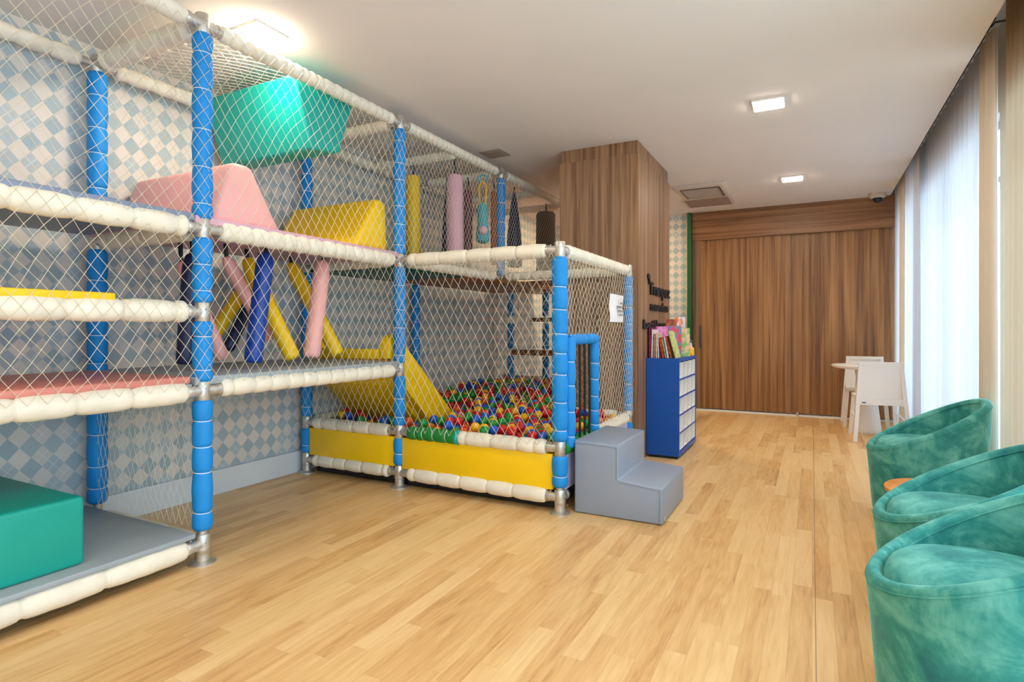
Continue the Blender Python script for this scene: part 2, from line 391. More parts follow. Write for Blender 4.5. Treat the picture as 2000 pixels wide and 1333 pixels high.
# ------------------------------------------------------------------ curtains
def curtain(name, y0, y1, x, z0, z1, amp, wl, label, hem=None, seed=1, kind='sheer'):
    rnd = random.Random(seed)
    n = int((y1 - y0) / .012); ph = [rnd.uniform(0, 6.28) for _ in range(4)]
    def xo(y, z):
        f = (z1 - z) / (z1 - z0)
        s = y - y0
        return x + amp * (.55 + .45 * f) * (sin(2 * PI * s / wl + ph[0] + .6 * sin(s * 3 + ph[1])) * .7 + .3 * sin(2 * PI * s / (wl * .43) + ph[2]))
    zs = [z0 + (z1 - z0) * k / 12 for k in range(13)]
    V = []; F = []
    for i in range(n + 1):
        y = y0 + (y1 - y0) * i / n
        for z in zs: V.append((xo(y, z), y, z))
    for i in range(n):
        for k in range(12): F.append((i * 13 + k, (i + 1) * 13 + k, (i + 1) * 13 + k + 1, i * 13 + k + 1))
    t = thing(name, (x, (y0 + y1) / 2, 0), label, 'curtain', 'sheer curtains on the window wall')
    m = MB(); m.add(V, F); m.build('curtain_cloth', M[kind], t)
    if hem:
        hm = MB(); ys = [hem[0] + (hem[1] - hem[0]) * i / 16 for i in range(17)]
        for sgn in (-.006, .006):
            V = [(xo(y, z) + sgn, y, z) for y in ys for z in zs]
            hm.add(V, [(i * 13 + k, (i + 1) * 13 + k, (i + 1) * 13 + k + 1, i * 13 + k + 1) for i in range(16) for k in range(12)])
        hm.build('curtain_hem', M['hem'], t)
    return t
curtain('curtain', 4.38, 6.95, .962, .02, 2.955, .026, .155, 'wide white sheer curtain behind the farthest green armchair, beige edge hem', (4.38, 4.68), 3)
curtain('curtain', 6.60, 8.36, .902, .02, 2.955, .024, .13, 'narrow sheer curtain beside the wooden doors and white chairs', (7.5, 7.9), 5)
curtain('curtain', 2.95, 4.21, .985, .02, HR - .03, .014, .11, 'cream curtain at the right picture edge behind the teal armchairs', None, 9, 'lined')
t = thing('curtain_track', (.90, 5.5, H + .03), 'thin dark curtain track along the ceiling edge above the curtains', 'curtain rail')
MB().box(.93, .955, 4.3, 8.4, 2.965, 2.985).build('track_rail', M['dark'], t, False)
MB().tube([(.942, 4.34, 2.94), (.955, 4.31, 2.95), (1.045, 4.31, 2.95)], .006, 8).box(1.038, 1.048, 4.29, 4.33, 2.92, 2.99).build('track_bracket', M['dark'], t)

# ------------------------------------------------------------------ play frame
X0, X1, X2 = -2.65, -3.58, -1.39
YA0, YA, YBb, YC, YG, YE = .30, 1.80, 3.32, 4.85, 4.80, 6.50
play = thing('play_frame', (X0, YA, 0), 'multi-level padded indoor play frame of blue posts, white rails and netting', 'playground')
def profile(length, r, seed, lo=.12, hi=.20, pinch=.10, step=.008, end=.012):
    rnd = random.Random(seed); ties = []; t = rnd.uniform(.05, .09)
    while t < length - .05: ties.append(t); t += rnd.uniform(lo, hi)
    if ties and length - ties[-1] < .05: ties.pop()
    n = max(4, int(length / step)); pr = []
    for i in range(n + 1):
        s = length * i / n
        k = 0
        for q in ties: k = max(k, math.exp(-((s - q) / .009) ** 2))
        # bulge between ties
        prev = max([q for q in ties if q <= s] or [0]); nxt = min([q for q in ties if q > s] or [length])
        u = (s - prev) / max(1e-6, nxt - prev)
        rr = r * (.89 + .12 * max(0.0, sin(PI * u)) ** .6 - pinch * k) * (1 + .015 * sin(s * 60 + seed))
        e = min(s, length - s)
        if e < end: rr *= .80 + .20 * (e / end)
        pr.append((s, rr))
    return pr, ties
def foam(mb, p0, p1, r, seed, ties=True, n=16, tie_r=.0022, **k):
    p0, p1 = Vector(p0), Vector(p1); Ln = (p1 - p0).length; d = (p1 - p0) / Ln
    pr, tt = profile(Ln, r, seed, **k); mb.lathe(p0, p1, pr, n, 0)
    if ties:
        a = Vector((0, 0, 1)) if abs(d.z) < .9 else Vector((1, 0, 0)); e = d.cross(a).normalized(); g = d.cross(e)
        for q in tt:
            c = p0 + d * q; R = r * .83
            mb.tube([c + e * (R * cos(2 * PI * j / 18)) + g * (R * sin(2 * PI * j / 18)) + d * (.003 * sin(2 * PI * j / 18)) for j in range(18)], tie_r, 5, 1, True)
seed = [1]
def sd(): seed[0] += 1; return seed[0]
def post(x, y, top, joints, r=.047, foot=True, base=0.0, ties=True):
    pp = MB()
    zs = [base + (.17 if foot else .02)] + [z for z in joints if z > base + .2] + [top]
    ends = []
    lo = base + (.165 if foot else .0)
    for z in sorted([j for j in joints if j > lo + .05 and j < top - .02]): ends.append((lo, z - .045)); lo = z + .045
    ends.append((lo, top - .05))
    for a, b in ends:
        if b - a > .06: foam(pp, (x, y, a), (x, y, b), r, sd(), ties)
    o = pp.build('post', [M['bluef'], M['tie']], play)
    q = MB().lathe((x, y, base), (x, y, top), [(0, .024), (top - base, .024)], 14)
    q.build('steel_pipe', M['steel'], o)
    if foot:
        MB().lathe((x, y, 0), (x, y, .2), [(0, .062), (.007, .062), (.012, .052), (.02, .034), (.07, .033), (.07, .036), (.085, .036), (.085, .033), (.10, .033)], 22).build('floor_flange', M['steel'], o)
    return o
def clamp(x, y, z, dirs, h=.05):
    m = MB().lathe((x, y, z - h), (x, y, z + h), [(0, .031), (.004, .034), (2 * h - .004, .034), (2 * h, .031)], 18)
    for d in dirs:
        d = Vector(d); p = Vector((x, y, z))
        m.lathe(p + d * .02, p + d * .098, [(0, .029), (.05, .029), (.05, .033), (.072, .033), (.078, .029)], 16)
        e = Vector((0, 0, 1)); m.lathe(p + d * .062 + e * .028, p + d * .062 + e * .036, [(0, .006), (.006, .006), (.008, .004)], 8)
    fx = Vector((.032, -.004, .012)); m.lathe(Vector((x, y, z)) + fx, Vector((x, y, z)) + fx + Vector((.008, 0, 0)), [(0, .005), (.008, .005)], 8)
    m.build('pipe_clamp', M['steel'], play)
def beam(p0, p1, r=.046, mat='whitef', g0=.09, g1=.09, name='padded_rail', ties=False, split=None, **k):
    p0, p1 = Vector(p0), Vector(p1); d = (p1 - p0).normalized(); Ln = (p1 - p0).length
    m = MB()
    if split:
        s, c1 = split; mid = p0 + d * s
        foam(m, p0 + d * g0, mid - d * .012, r, sd(), True, lo=.05, hi=.11); o = m.build(name, [M[c1], M['tie']], play); o['label'] = 'green padded section of rail'
        MB().lathe(mid - d * .03, mid + d * .006, [(0, r * .95), (.02, r * 1.08), (.034, r * .9)], 18).build('sleeve_cuff', M['tealv'], o)
        m = MB(); foam(m, mid, p1 - d * g1, r, sd(), False); o2 = m.build(name, [M[mat], M['tie']], play)
    else:
        foam(m, p0 + d * g0, p1 - d * g1, r, sd(), ties, **k); o = m.build(name, [M[mat], M['tie']], play)
    MB().lathe(p0, p1, [(0, .0225), (Ln, .0225)], 12).build('steel_pipe', M['steel'], o)
    return o
T = 2.64
# posts
post(X0, YA, T + .05, (.13, .845, 1.231, 1.64, T))
post(X0, YBb, T + .05, (.13, .405, .855, 1.64, T), r=.044)
post(X0, YC, T + .05, (T,), r=.042, foot=False, base=1.64)
post(X2, YBb - .01, 1.685, (.13, .405, 1.64), r=.050)
post(X2, YG, 1.685, (.13, .405, 1.64), r=.040)
post(X1, YA, T + .05, (.13, .845, 1.64, T), r=.050)
post(X1, YBb, T + .05, (.13, .405, .855, 1.64, T), r=.044)
post(X1, 4.75, T + .05, (.405, 1.64, T), r=.044)
post(-3.41, YE, 1.70, (.405, .85, 1.26, 1.64), r=.042)
post(-2.92, YE, 1.70, (.405, .85, 1.26, 1.64), r=.042)
post(X0, YA0, T + .05, (.13, .845, 1.231, 1.64, T)); post(X1, YA0, T + .05, (.13, .845, 1.64, T))
# front rails, left bay / middle bay
bx, by = Vector((1, 0, 0)), Vector((0, 1, 0))
for z, r in ((.095, .05), (.845, .052), (1.231, .052), (1.64, .052), (T, .043)):
    beam((X0, YA0, z), (X0, YA, z), r, lo=.16 if z > .2 else .27, hi=.24 if z > .2 else .34)
    dirs = [-by] + ([by] if z in (.845, 1.64, T) else [])
    clamp(X0, YA, z, dirs)
    if z != .095: clamp(X1, YA, z, [bx]) if z != 1.231 else None
for z, r, kw in ((.853, .048, dict(lo=.10, hi=.16)), (1.64, .050, dict(lo=.075, hi=.115)), (T, .041, dict(lo=.05, hi=.09))):
    beam((X0, YA, z), (X0, YBb, z), r, **kw)
# cross rails
for y in (YA0, YA, YBb):
    for z in (1.64, T): beam((X1, y, z), (X0, y, z), .055 if y == YA else .042)
beam((X1, YA, .095), (X0, YA, .095), .045); beam((X1, YA0, .845), (X0, YA0, .845), .045)
beam((X1, YBb, .405), (X0, YBb, .405), .046); beam((X1, YBb, .11), (X0, YBb, .11), .047)
beam((X0, YBb, .405), (X2, YBb - .01, .405), .048, split=(.52, 'greenf'))
beam((X0, YBb, .11), (X2, YBb - .01, .10), .050, lo=.17, hi=.22)
beam((X0, YBb, 1.64), (X2, YBb - .01, 1.64), .047, lo=.16, hi=.24)
for z in (.11, .405, 1.64, T): clamp(X0, YBb, z, ([-bx] if z in (1.64, T, .405, .11) else []) + ([bx] if z < 2 else [-by, by]))
clamp(X0, YBb, .853, [-by])
for z in (.10, .405, 1.64): clamp(X2, YBb - .01, z, [-bx] + ([by] if z != .405 else []))
for z in (.11, .405, T): clamp(X1, YBb, z, [bx])
for z in (.405, 1.64): clamp(X2, YG, z, [-bx, -by])
# right side of the ball pit
beam((X2, YBb - .01, 1.64), (X2, YG, 1.64), .045, lo=.06, hi=.1)
beam((X2, YBb + .58, .395), (X2, YG, .405), .045, g0=.0, lo=.06, hi=.1)
o = beam((X2, YBb, .40), (X2, YBb + .58, .395), .048, 'greenf', g0=.03, g1=.0, ties=True); o['label'] = 'green padded rail across the gate'
beam((X0, YG, 1.64), (X2, YG, 1.64), .042, lo=.07, hi=.12); beam((-2.06, YG, .405), (X2, YG, .405), .045)
beam((X0, YBb, 1.64), (X0, YG, 1.64), .042, lo=.07, hi=.12)
# top rails further back
beam((X0, YBb, T), (X0, YC, T), .041, lo=.05, hi=.08); beam((X0, YC, T), (X0, YE, T), .041, lo=.05, hi=.08); clamp(X0, YC, T, [-by, by, -bx])
beam((X1, YC, T), (X0, YC, T), .042); beam((X1, YE, T), (X0, YE, T), .045)
beam((X1, 4.08, T - .02), (X0, 4.08, T - .02), .040, g0=.02, g1=.02)
beam((X1, 5.65, T - .02), (X0, 5.65, T - .02), .040, g0=.02, g1=.02)
for a, b in ((YA0, YA), (YA, YBb), (YBb, 4.75), (4.75, YE)): beam((X1, a, T), (X1, b, T), .043)
beam((X1, 4.75, .405), (X1, YE, .405), .045); beam((X1, YBb, .405), (X1, 4.75, .405), .045)
beam((X1, YE + .05, .50), (-2.06, YE + .05, .50), .055, g0=0, g1=0)
# base cleats for pit, panels
def panel(name, x0, x1, y0, y1, z0, z1, mat, b=.008, label=None):
    o = MB().rbox(x0, x1, y0, y1, z0, z1, b).build(name, M[mat], play)
    if label: o['label'] = label
    return o
panel('side_panel', X1 + .045, X0 - .035, YBb - .02, YBb + .02, .15, .365, 'yelp')
panel('side_panel', X0 + .035, X2 - .045, YBb - .02, YBb + .02, .14, .365, 'yelp')
panel('side_panel', X2 - .02, X2 + .012, YBb + .06, YG - .05, .13, .365, 'lilac', label='pale lilac padded panel')
# decks
panel('deck_mat', X1, X0 + .035, YA0, YA - .055, .142, .168, 'greyd', .008, 'grey lower deck mat')
MB().box(X1 + .05, X0 - .055, YA0, YA - .07, .10, .142).box(X1 + .1, X0 - .10, YA0, YA - .12, .01, .10).build('deck_board', M['dark'], play, False)  # lower dark block is added to stand in for shade under the deck
panel('deck_mat', X1, X0 + .015, YA0 + .02, YA - .06, .84, .885, 'greyd', .008, 'grey mat')
panel('deck_mat', X1, X0 + .022, YA - .05, YBb - .02, .875, .917, 'greyd', .008, 'grey mat')
MB().box(X1 + .03, X0 - .055, YA0, YBb - .03, .845, .874).build('deck_board', M['dark'], play, False)
panel('deck_mat', X1, X0 + .025, YA0, YA - .055, 1.668, 1.705, 'slate', .008, 'slate blue mat')
panel('deck_mat', X1, X0 + .022, YA - .05, YBb - .03, 1.662, 1.700, 'mauve', .008, 'pink mat')
panel('deck_mat', X1, X0 - .06, YBb + .03, 4.30, 1.60, 1.645, 'greenv', .008, 'dark green mat')
panel('deck_board', X1, X0 - .06, 4.33, YE - .1, 1.60, 1.645, 'brownw', .008, 'brown wooden deck board')
panel('deck_mat', X1, X0 + .03, YA0, 1.39, 1.268, 1.302, 'yelv', .008, 'yellow mat')
panel('deck_board', -3.62, -2.07, YE - .02, YE + 1.2, 1.655, 1.745, 'brownw', .01, 'brown wooden deck board')
for z in (.85,): panel('step_board', -3.38, -2.45, YE - .06, YE + .10, z - .035, z + .035, 'brownw', .012, 'brown wooden step')
panel('step_board', -3.14, -2.5, YE - .0, YE + .12, 1.235, 1.285, 'brownw', .012, 'brown wooden step')

# gate beside the front post: padded hoop with elastic cords
gx = X2 + .03; gy0, gy1, gz = YBb + .075, YBb + .545, 1.075
gm = MB()
foam(gm, (gx, gy0, .40), (gx, gy0, gz + .02), .040, sd()); foam(gm, (gx, gy1, .42), (gx, gy1, gz - .01), .034, sd(), lo=.08, hi=.12)
foam(gm, (gx, gy0 - .01, gz + .005), (gx, gy1 - .01, gz + .005), .036, sd(), False, pinch=.03)
gm.sphere((gx, gy1 - .005, gz), .038, 16, 10, mi=0)
gate = gm.build('gate_hoop', [M['bluef'], M['tie']], play)
for k in range(4):
    y = gy0 + .085 + k * .092
    MB().tube([(gx, y, gz - .02), (gx + .002, y + .003, .75), (gx, y + .004, .42)], .0085, 8).build('elastic_cord', M['blackc'], gate)

# ---- nets: diamond mesh of knotted cord
def net(o0, ud, vd, W_, H_, cw, ch, r=.0013, sag=.012, label=None, hole=None, skew=0.0):
    o0, ud, vd = Vector(o0), Vector(ud), Vector(vd); nd = ud.cross(vd)
    K = max(2, round(H_ / (ch / 2))); dv = H_ / K; J = int(W_ / cw) + 2
    rnd = random.Random(sd()); ph = [rnd.uniform(0, 6.28) for _ in range(8)]
    def P(u, v):
        e = min(1, min(u, W_ - u) / .12, min(v, H_ - v) / .12); e = max(0, e)
        du = .012 * sin(v * 7 + ph[0] + u * 2) + .006 * sin(v * 19 + ph[1]); dvv = .010 * sin(u * 6 + ph[2] + v * 3) + .006 * sin(u * 17 + ph[3])
        dn = sag * (sin(u * 3.1 + ph[4] + v) * .6 + .4 * sin(v * 5 + ph[5] + u * 4))
        return o0 + ud * (u + du * e) + vd * (v + dvv * e) + nd * (dn * e)
    m = MB()
    for k in range(K):
        v0, v1 = k * dv, (k + 1) * dv
        for j in range(-1, J + 1):
            u0 = (j + .5 * (k % 2)) * cw + skew
            for s in (-.5, .5):
                u1 = u0 + s * cw; a, b, va, vb = u0, u1, v0, v1
                if (a < 0 and b < 0) or (a > W_ and b > W_): continue
                if a < 0: va = v0 + (v1 - v0) * (0 - a) / (b - a); a = 0
                if a > W_: va = v0 + (v1 - v0) * (W_ - a) / (b - a); a = W_
                if b < 0: vb = v0 + (v1 - v0) * (0 - u0) / (u1 - u0); b = 0
                if b > W_: vb = v0 + (v1 - v0) * (W_ - u0) / (u1 - u0); b = W_
                if abs(a - b) < .004: continue
                if hole and hole(a, va) and hole(b, vb): continue
                p, q = P(a, va), P(b, vb); d = (q - p).normalized(); e = d.cross(nd).normalized(); g = nd.normalized()
                vs = [c + e * (r * cos(t)) + g * (r * sin(t)) for c in (p, q) for t in (PI / 2, PI / 2 + 2.094, PI / 2 + 4.189)]
                m.add(vs, [(0, 1, 4, 3), (1, 2, 5, 4), (2, 0, 3, 5)])
            if 0 < u0 < W_ and k and not (hole and hole(u0, v0)):
                c = P(u0, v0); R = r * 1.9
                e = ud; g = nd; h = vd
                m.add([c + e * R, c - e * R, c + h * R * 1.3, c - h * R * 1.3, c + g * R, c - g * R], [(0, 2, 4), (2, 1, 4), (1, 3, 4), (3, 0, 4), (2, 0, 5), (1, 2, 5), (3, 1, 5), (0, 3, 5)])
    o = m.build('safety_net', M['net'], play, False)
    if label: o['label'] = label
    return o
UY, UZ, UX = (0, 1, 0), (0, 0, 1), (1, 0, 0)
fx = X0 + .055
net((fx, YA0, .86), UY, UZ, YA - YA0, 1.76, .064, .083)
net((fx, YA, .88), UY, UZ, YBb - YA, 1.74, .064, .092)
net((X0 + .045, YBb, 1.66), UY, UZ, YE - YBb, .96, .050, .075, .0012)
net((X0, YBb - .055, .42), UX, UZ, X2 - X0, 1.20, .066, .112)
net((X2 + .045, YBb, 1.10), UY, UZ, .58, .52, .062, .085)
net((X2 + .045, YBb + .58, .42), UY, UZ, YG - YBb - .58, 1.20, .062, .085)
net((X1, YBb - .05, .42), UX, UZ, X0 - X1, .42, .062, .105)
net((X1, YA - .02, .17), UX, UZ, X0 - X1, .66, .050, .12, .0011)
net((X0, YG + .01, .42), UX, UZ, X2 - X0, 1.20, .062, .085, .0012)
net((X0, YBb, 1.655), UX, UY, X2 - X0, YG - YBb, .066, .085, .0012, .03)
net((X1, YA, T + .005), UX, UY, X0 - X1, YBb - YA, .06, .08, .0010, .015)
net((X1, YBb + .01, 1.66), UX, UZ, X0 - X1, .96, .06, .085, .0011, hole=lambda u, v: v < .0)

# ------------------------------------------------------------------ loose foam pieces in the frame
def wedge(name, poly, x0, x1, mat, label, b=.035):
    o = MB().prism(poly, 0, x0, x1, b, 4)
    ys = [p[0] for p in poly]; zs = [p[1] for p in poly]
    return tag(o.build(name, M[mat], None, True, ((x0 + x1) / 2, sum(ys) / len(ys), min(zs))), label, 'foam block')
wedge('foam_wedge', [(2.42, 2.665), (2.93, 2.665), (2.80, 2.29), (2.56, 2.25)], X1 + .02, X0 - .07, 'tealv', 'big teal upside-down foam block hanging under the top rails', .02)
wedge('foam_wedge', [(1.90, 1.702), (2.34, 1.702), (2.14, 2.04), (2.02, 2.04)], X1 - .03, X0 - .07, 'pinkv', 'pink trapezoid foam hurdle on the pink upper deck')
wedge('foam_wedge', [(2.92, 1.702), (3.385 - .10, 1.702), (3.335 - .07, 2.06), (3.16, 2.075)], X1 + .03, X0 - .07, 'yelv', 'yellow trapezoid foam hurdle on the upper deck beside the blue post')
tag(MB().rbox(-3.5, -2.69, .42, 1.306, .169, .452, .018, 3).build('foam_block', M['tealbox'], None, True, (-3.1, .86, .169)), 'large teal rectangular foam block on the lowest grey deck', 'foam block')
tag(MB().rbox(-3.5, X0 + .02, .42, YA - .07, .886, .922, .012, 3).build('exercise_mat', M['salmon'], None, True, (-3.1, 1.1, .886)), 'flat salmon pink mat on the middle deck of the left bay', 'mat')

# slide into the ball pit
sl = thing('slide', (-3.12, 3.34, .92), 'yellow foam slide running down from the middle deck into the ball pit', 'slide')
rail = [(3.27, 1.01), (3.275, 1.05), (3.30, 1.085), (3.34, 1.105), (3.385, 1.095), (4.31, .25), (4.27, .19), (3.98, .22), (3.42, .74), (3.37, .93), (3.27, .93)]
rail = [(y + .005, z) for y, z in rail]
for xa, xb in ((-2.80, -2.71), (-3.54, -3.46)): MB().prism(rail, 0, xa, xb, .008, 2).build('side_rail', M['yelv'], sl)
MB().prism([(3.28, 1.0), (3.42, .99), (4.27, .185), (4.0, .185), (3.41, .72), (3.37, .925), (3.28, .925)], 0, -3.455, -2.805, .006, 2).build('chute', M['yelv'], sl)

# swinging foam tubes between the middle decks
def roller(top, bot, r, mat, label, name='foam_tube'):
    top, bot = Vector(top), Vector(bot); Ln = (top - bot).length; d = (bot - top) / Ln
    t = thing(name, tuple(bot), label, 'foam tube', 'tilted foam tubes between the decks')
    m = MB(); n = 26; pr = [(0, r * .25), (.01, r * .6), (.03, r * .8), (.07, r * .97)]
    pr += [(.07 + (Ln - .10) * i / n, r * (1 + .012 * sin(i * 1.7 + r * 90))) for i in range(1, n)]
    pr += [(Ln - .03, r), (Ln - .012, r * .93), (Ln - .003, r * .78), (Ln, r * .5)]
    m.lathe(top, bot, pr, 22).build('tube_body', M[mat], t)
    MB().tube([top + d * .02, top + Vector((.006, 0, .03)), Vector((top.x, top.y, 1.655))], .012, 8).build('hanging_strap', M['black'], t)
roller((-3.00, 1.975, 1.56), (-3.0, 1.934, .955), .043, 'navyv', 'navy foam tube standing just left behind the nearest blue post')
roller((-3.25, 2.07, 1.54), (-3.11, 2.244, .965), .040, 'pinkv', 'pink foam tube leaning behind the nearest blue post')
roller((-3.20, 2.47, 1.60), (-2.90, 2.580, .958), .048, 'yelv', 'yellow foam tube leaning right behind the royal blue tube')
roller((-3.30, 2.65, 1.59), (-3.47, 2.40, 1.05), .043, 'yelv', 'yellow foam tube leaning left toward the nearest post')
roller((-3.10, 2.25, 1.58), (-3.15, 2.60, 1.08), .038, 'pinkv', 'pink foam tube whose low end hides behind the royal blue tube')
roller((-3.40, 2.75, 1.50), (-3.40, 2.48, 1.01), .042, 'navyv', 'dark navy foam tube slanting low behind the royal blue tube')
roller((-2.85, 2.335, 1.60), (-2.83, 2.229, .955), .050, 'bluev', 'thick royal blue foam tube, upright at the front netting')
roller((-3.25, 2.864, 1.61), (-2.95, 3.016, .965), .050, 'yelv', 'yellow foam tube leaning right behind the long pink tube')
roller((-2.90, 2.829, 1.605), (-2.85, 2.679, .962), .053, 'pinkv', 'long pink foam tube nearest the slide end of the deck')

# hanging punch bags on the upper deck
def bag(x, y, zt, zb, r, mat, label, cone=False, name='punch_bag'):
    t = thing(name, (x, y, zb), label, 'punch bag', 'soft bags hanging over the green deck')
    Ln = zt - zb
    pr = [(0, r * .3), (.012, r * .8), (.04, r), (Ln * .5, r * 1.03), (Ln - .02, r), (Ln, r * .7)] if not cone else [(0, r * .12), (.05, r * .28), (Ln * .25, r * .55), (Ln * .6, r * .9), (Ln - .02, r), (Ln, r * .7)]
    MB().lathe((x, y, zt), (x, y, zb), pr, 20).build('bag_body', M[mat], t)
    MB().tube([(x, y, zt - .01), (x + .004, y, zt + .03), (x, y, T - .03 if T - .03 > zt + .04 else zt + .05)], .008, 8).build('hanging_strap', M['black'], t)
    return t
bag(-3.105, 4.08, 2.50, 1.72, .062, 'yelv', 'tall yellow hanging bag beside the second blue post')
bag(-3.12, 4.62, 2.50, 1.76, .048, 'navyv', 'slim navy hanging bag between the yellow and pink bags', True)
bag(-2.725, 4.16, 2.48, 1.72, .070, 'mauve', 'thick pale pink hanging bag with a green top strap')
bag(-2.95, 4.74, 2.50, 1.76, .040, 'maroonv', 'slim maroon hanging bag right of the pale pink bag')
bag(-2.80, 4.98, 2.52, 1.78, .032, 'orangev', 'slim orange-brown hanging bag behind the third blue post')
bag(-2.80, 5.42, 2.60, 1.80, .085, 'navyv', 'pointed black hanging bag right of the third blue post', True)
bag(-2.76, 6.15, 2.52, 1.80, .115, 'taupe', 'wide dark grey hanging bag next to the wooden column')
t = thing('plush_toy', (-2.74, 4.66, 1.95), 'aqua and pink long plush toy hanging from yellow straps', 'toy')
MB().lathe((-2.74, 4.66, 2.33), (-2.74, 4.66, 1.95), [(0, .02), (.03, .045), (.2, .05), (.3, .065), (.36, .06), (.38, .03)], 18).build('toy_body', M['aqua'], t)
MB().sphere((-2.70, 4.60, 2.06), .042, 16, 10).build('toy_face', M['pinkp'], t)
MB().tube([(-2.77, 4.66, 2.31), (-2.78, 4.66, 2.48), (-2.74, 4.66, 2.54)], .008, 8).tube([(-2.71, 4.66, 2.31), (-2.70, 4.66, 2.48), (-2.74, 4.66, 2.54)], .008, 8).build('toy_strap', M['yelv'], t)
MB().tube([(-2.74 + .05 * cos(a), 4.66, 2.56 + .03 * sin(a)) for a in [k * PI / 8 for k in range(16)]], .008, 6, None, True).build('toy_ring', M['aqua'], t)

# ------------------------------------------------------------------ ball pit
BC = [((206, 24, 26), 'red'), ((246, 186, 16), 'yellow'), ((20, 92, 196), 'blue'), ((16, 146, 52), 'green'), ((240, 92, 32), 'orange')]
BM = [plain('%s_ball_plastic' % n, c, .28, var=0) for c, n in BC]
def ico(r, sub=2):
    bm = bmesh.new(); bmesh.ops.create_icosphere(bm, subdivisions=sub, radius=r); return bm
BR = .035
bmeshes = []
for m_, (c, n) in zip(BM, BC):
    me = bpy.data.meshes.new('%s_ball' % n); bm = ico(BR, 3); bm.to_mesh(me); bm.free(); me.materials.append(m_)
    for p in me.polygons: p.use_smooth = True
    bmeshes.append(me)
rb = random.Random(11)
def in_pit(x, y):
    if not (X1 + .10 < x < X2 - .085 and YBb + .085 < y < YE - .02): return False
    if y > YG - .08 and x > -2.12: return False
    return True
def under_slide(x, y, z):
    if not (-3.60 < x < -2.66): return False
    # slide underside line
    if y < 3.45: return z > .85
    zl = .74 - (y - 3.42) / (3.98 - 3.42) * .52
    return zl - .05 < z and y < 4.36
S = .0745; balls = []
def hz(x, y): return .375 + .012 * sin(x * 5 + 1) + .012 * sin(y * 4) + max(0, min(.10, (y - 4.4) * .08))
rows = int((YE - YBb) / (S * .866)) + 1
for layer in range(3):
    for i in range(rows):
        for j in range(40):
            x = X1 + (j + .5 * (i % 2)) * S + (S * .5 if layer == 1 else 0); y = YBb + i * S * .866 + (S * .289 if layer == 1 else 0)
            if layer == 2 and rb.random() < .62: continue
            if not in_pit(x, y): continue
            z = hz(x, y) + (layer - 1) * .0575
            if layer != 2: x += rb.uniform(-.0015, .0015)
            if under_slide(x, y, z): continue
            balls.append((x, y, z, layer))
top2 = {}
cand = []
for k, (x, y, z, l) in enumerate(balls):
    if l == 0: continue
    d = (x * x + y * y) ** .5
    hidden_post = False
    # those under the slide or behind the column show little
    if x < -2.62 and y < 4.45: d += 1.2
    if x < -2.62 and y > 3.9 and x * .9 + y < 1.9: d += .5
    if l == 1: d += .35
    cand.append((d, k))
cand.sort(); near = set(k for _, k in cand[:300])
def nm(c): return BC[c][1]
stuff = MB()
tmpl = ico(BR, 2); tmpl.verts.index_update(); TV = [v.co.copy() for v in tmpl.verts]; TF = [[v.index for v in f.verts] for f in tmpl.faces]; tmpl.free()
weights = [0, 0, 0, 1, 1, 2, 2, 3, 3, 4]
for k, (x, y, z, l) in enumerate(balls):
    c = rb.choice(weights)
    if k in near:
        o = bpy.data.objects.new('plastic_ball', bmeshes[c]); C.objects.link(o); o.location = (x, y, z); o.rotation_euler = (rb.random() * 3, rb.random() * 3, 0)
        where = ('in the dark beneath the slide' if x < -2.66 and y < 4.3 else 'at the foot of the slide' if x < -2.35 and y < 4.45 else 'just behind the green front rail section' if y < 3.75 and x < -2.1 else 'close behind the white front rail' if y < 3.75 and x < -1.75
                 else 'beside the gate post' if x > -1.75 and y < 4.0 else 'just inside the netted side by the grey steps' if x > -1.75 and y < 4.45 else 'against the netted wooden column' if x > -2.05 and y > 4.3 else 'right of the pit middle, before the wooden column' if x > -2.05 else 'at the far end by the wooden steps' if y > 5.1 else 'in the middle of the pit, nearer the front' if y < 4.3 else 'in the middle of the pit, further back')
        tag(o, '%s plastic ball %s, %s' % (nm(c), where, 'on top' if l == 2 else 'half sunk'), 'ball', 'plastic balls in the ball pit')
    else:
        stuff.add([v + Vector((x, y, z)) for v in TV], TF, c)
o = stuff.build('plastic_balls', BM, None, True, (-3.0, 4.5, .3))
tag(o, 'mixed coloured plastic balls filling the far and lower part of the ball pit', 'balls', None, 'stuff')
MB().box(X1 + .06, X0, YBb + .05, YE - .01, .012, .31).box(X0, X2 - .06, YBb + .05, YG - .05, .012, .31).box(X0, -2.12, YG - .05, YE - .01, .012, .31).build('pit_base', M['black'], play, False)  # ball support, black and extended down to darken the shaded gap below the rails

# ------------------------------------------------------------------ vinyl steps in front of the gate
st = MB().prism([(-1.318, .003), (-.77, .003), (-.77, .218), (-1.035, .238), (-1.035, .445), (-1.318, .455)], 1, 3.37, 3.985, .012, 3)
o = tag(st.build('foam_steps', M['greyv'], None, True, (-1.05, 3.68, 0)), 'grey vinyl two-step foam block in front of the ball pit gate', 'steps')
sm = MB()
for p, q in (((-1.318, 3.368, .44), (-1.04, 3.368, .43)), ((-1.03, 3.368, .225), (-.78, 3.368, .205)), ((-.785, 3.367, .01), (-.785, 3.367, .205)), ((-1.045, 3.367, .24), (-1.045, 3.367, .43))): sm.tube([p, q], .0022, 6)
sm.build('seam', M['greyv'], o)
MB().box(-.775, -.766, 3.40, 3.42, .02, .05).build('zip_pull', M['steel'], o, False)

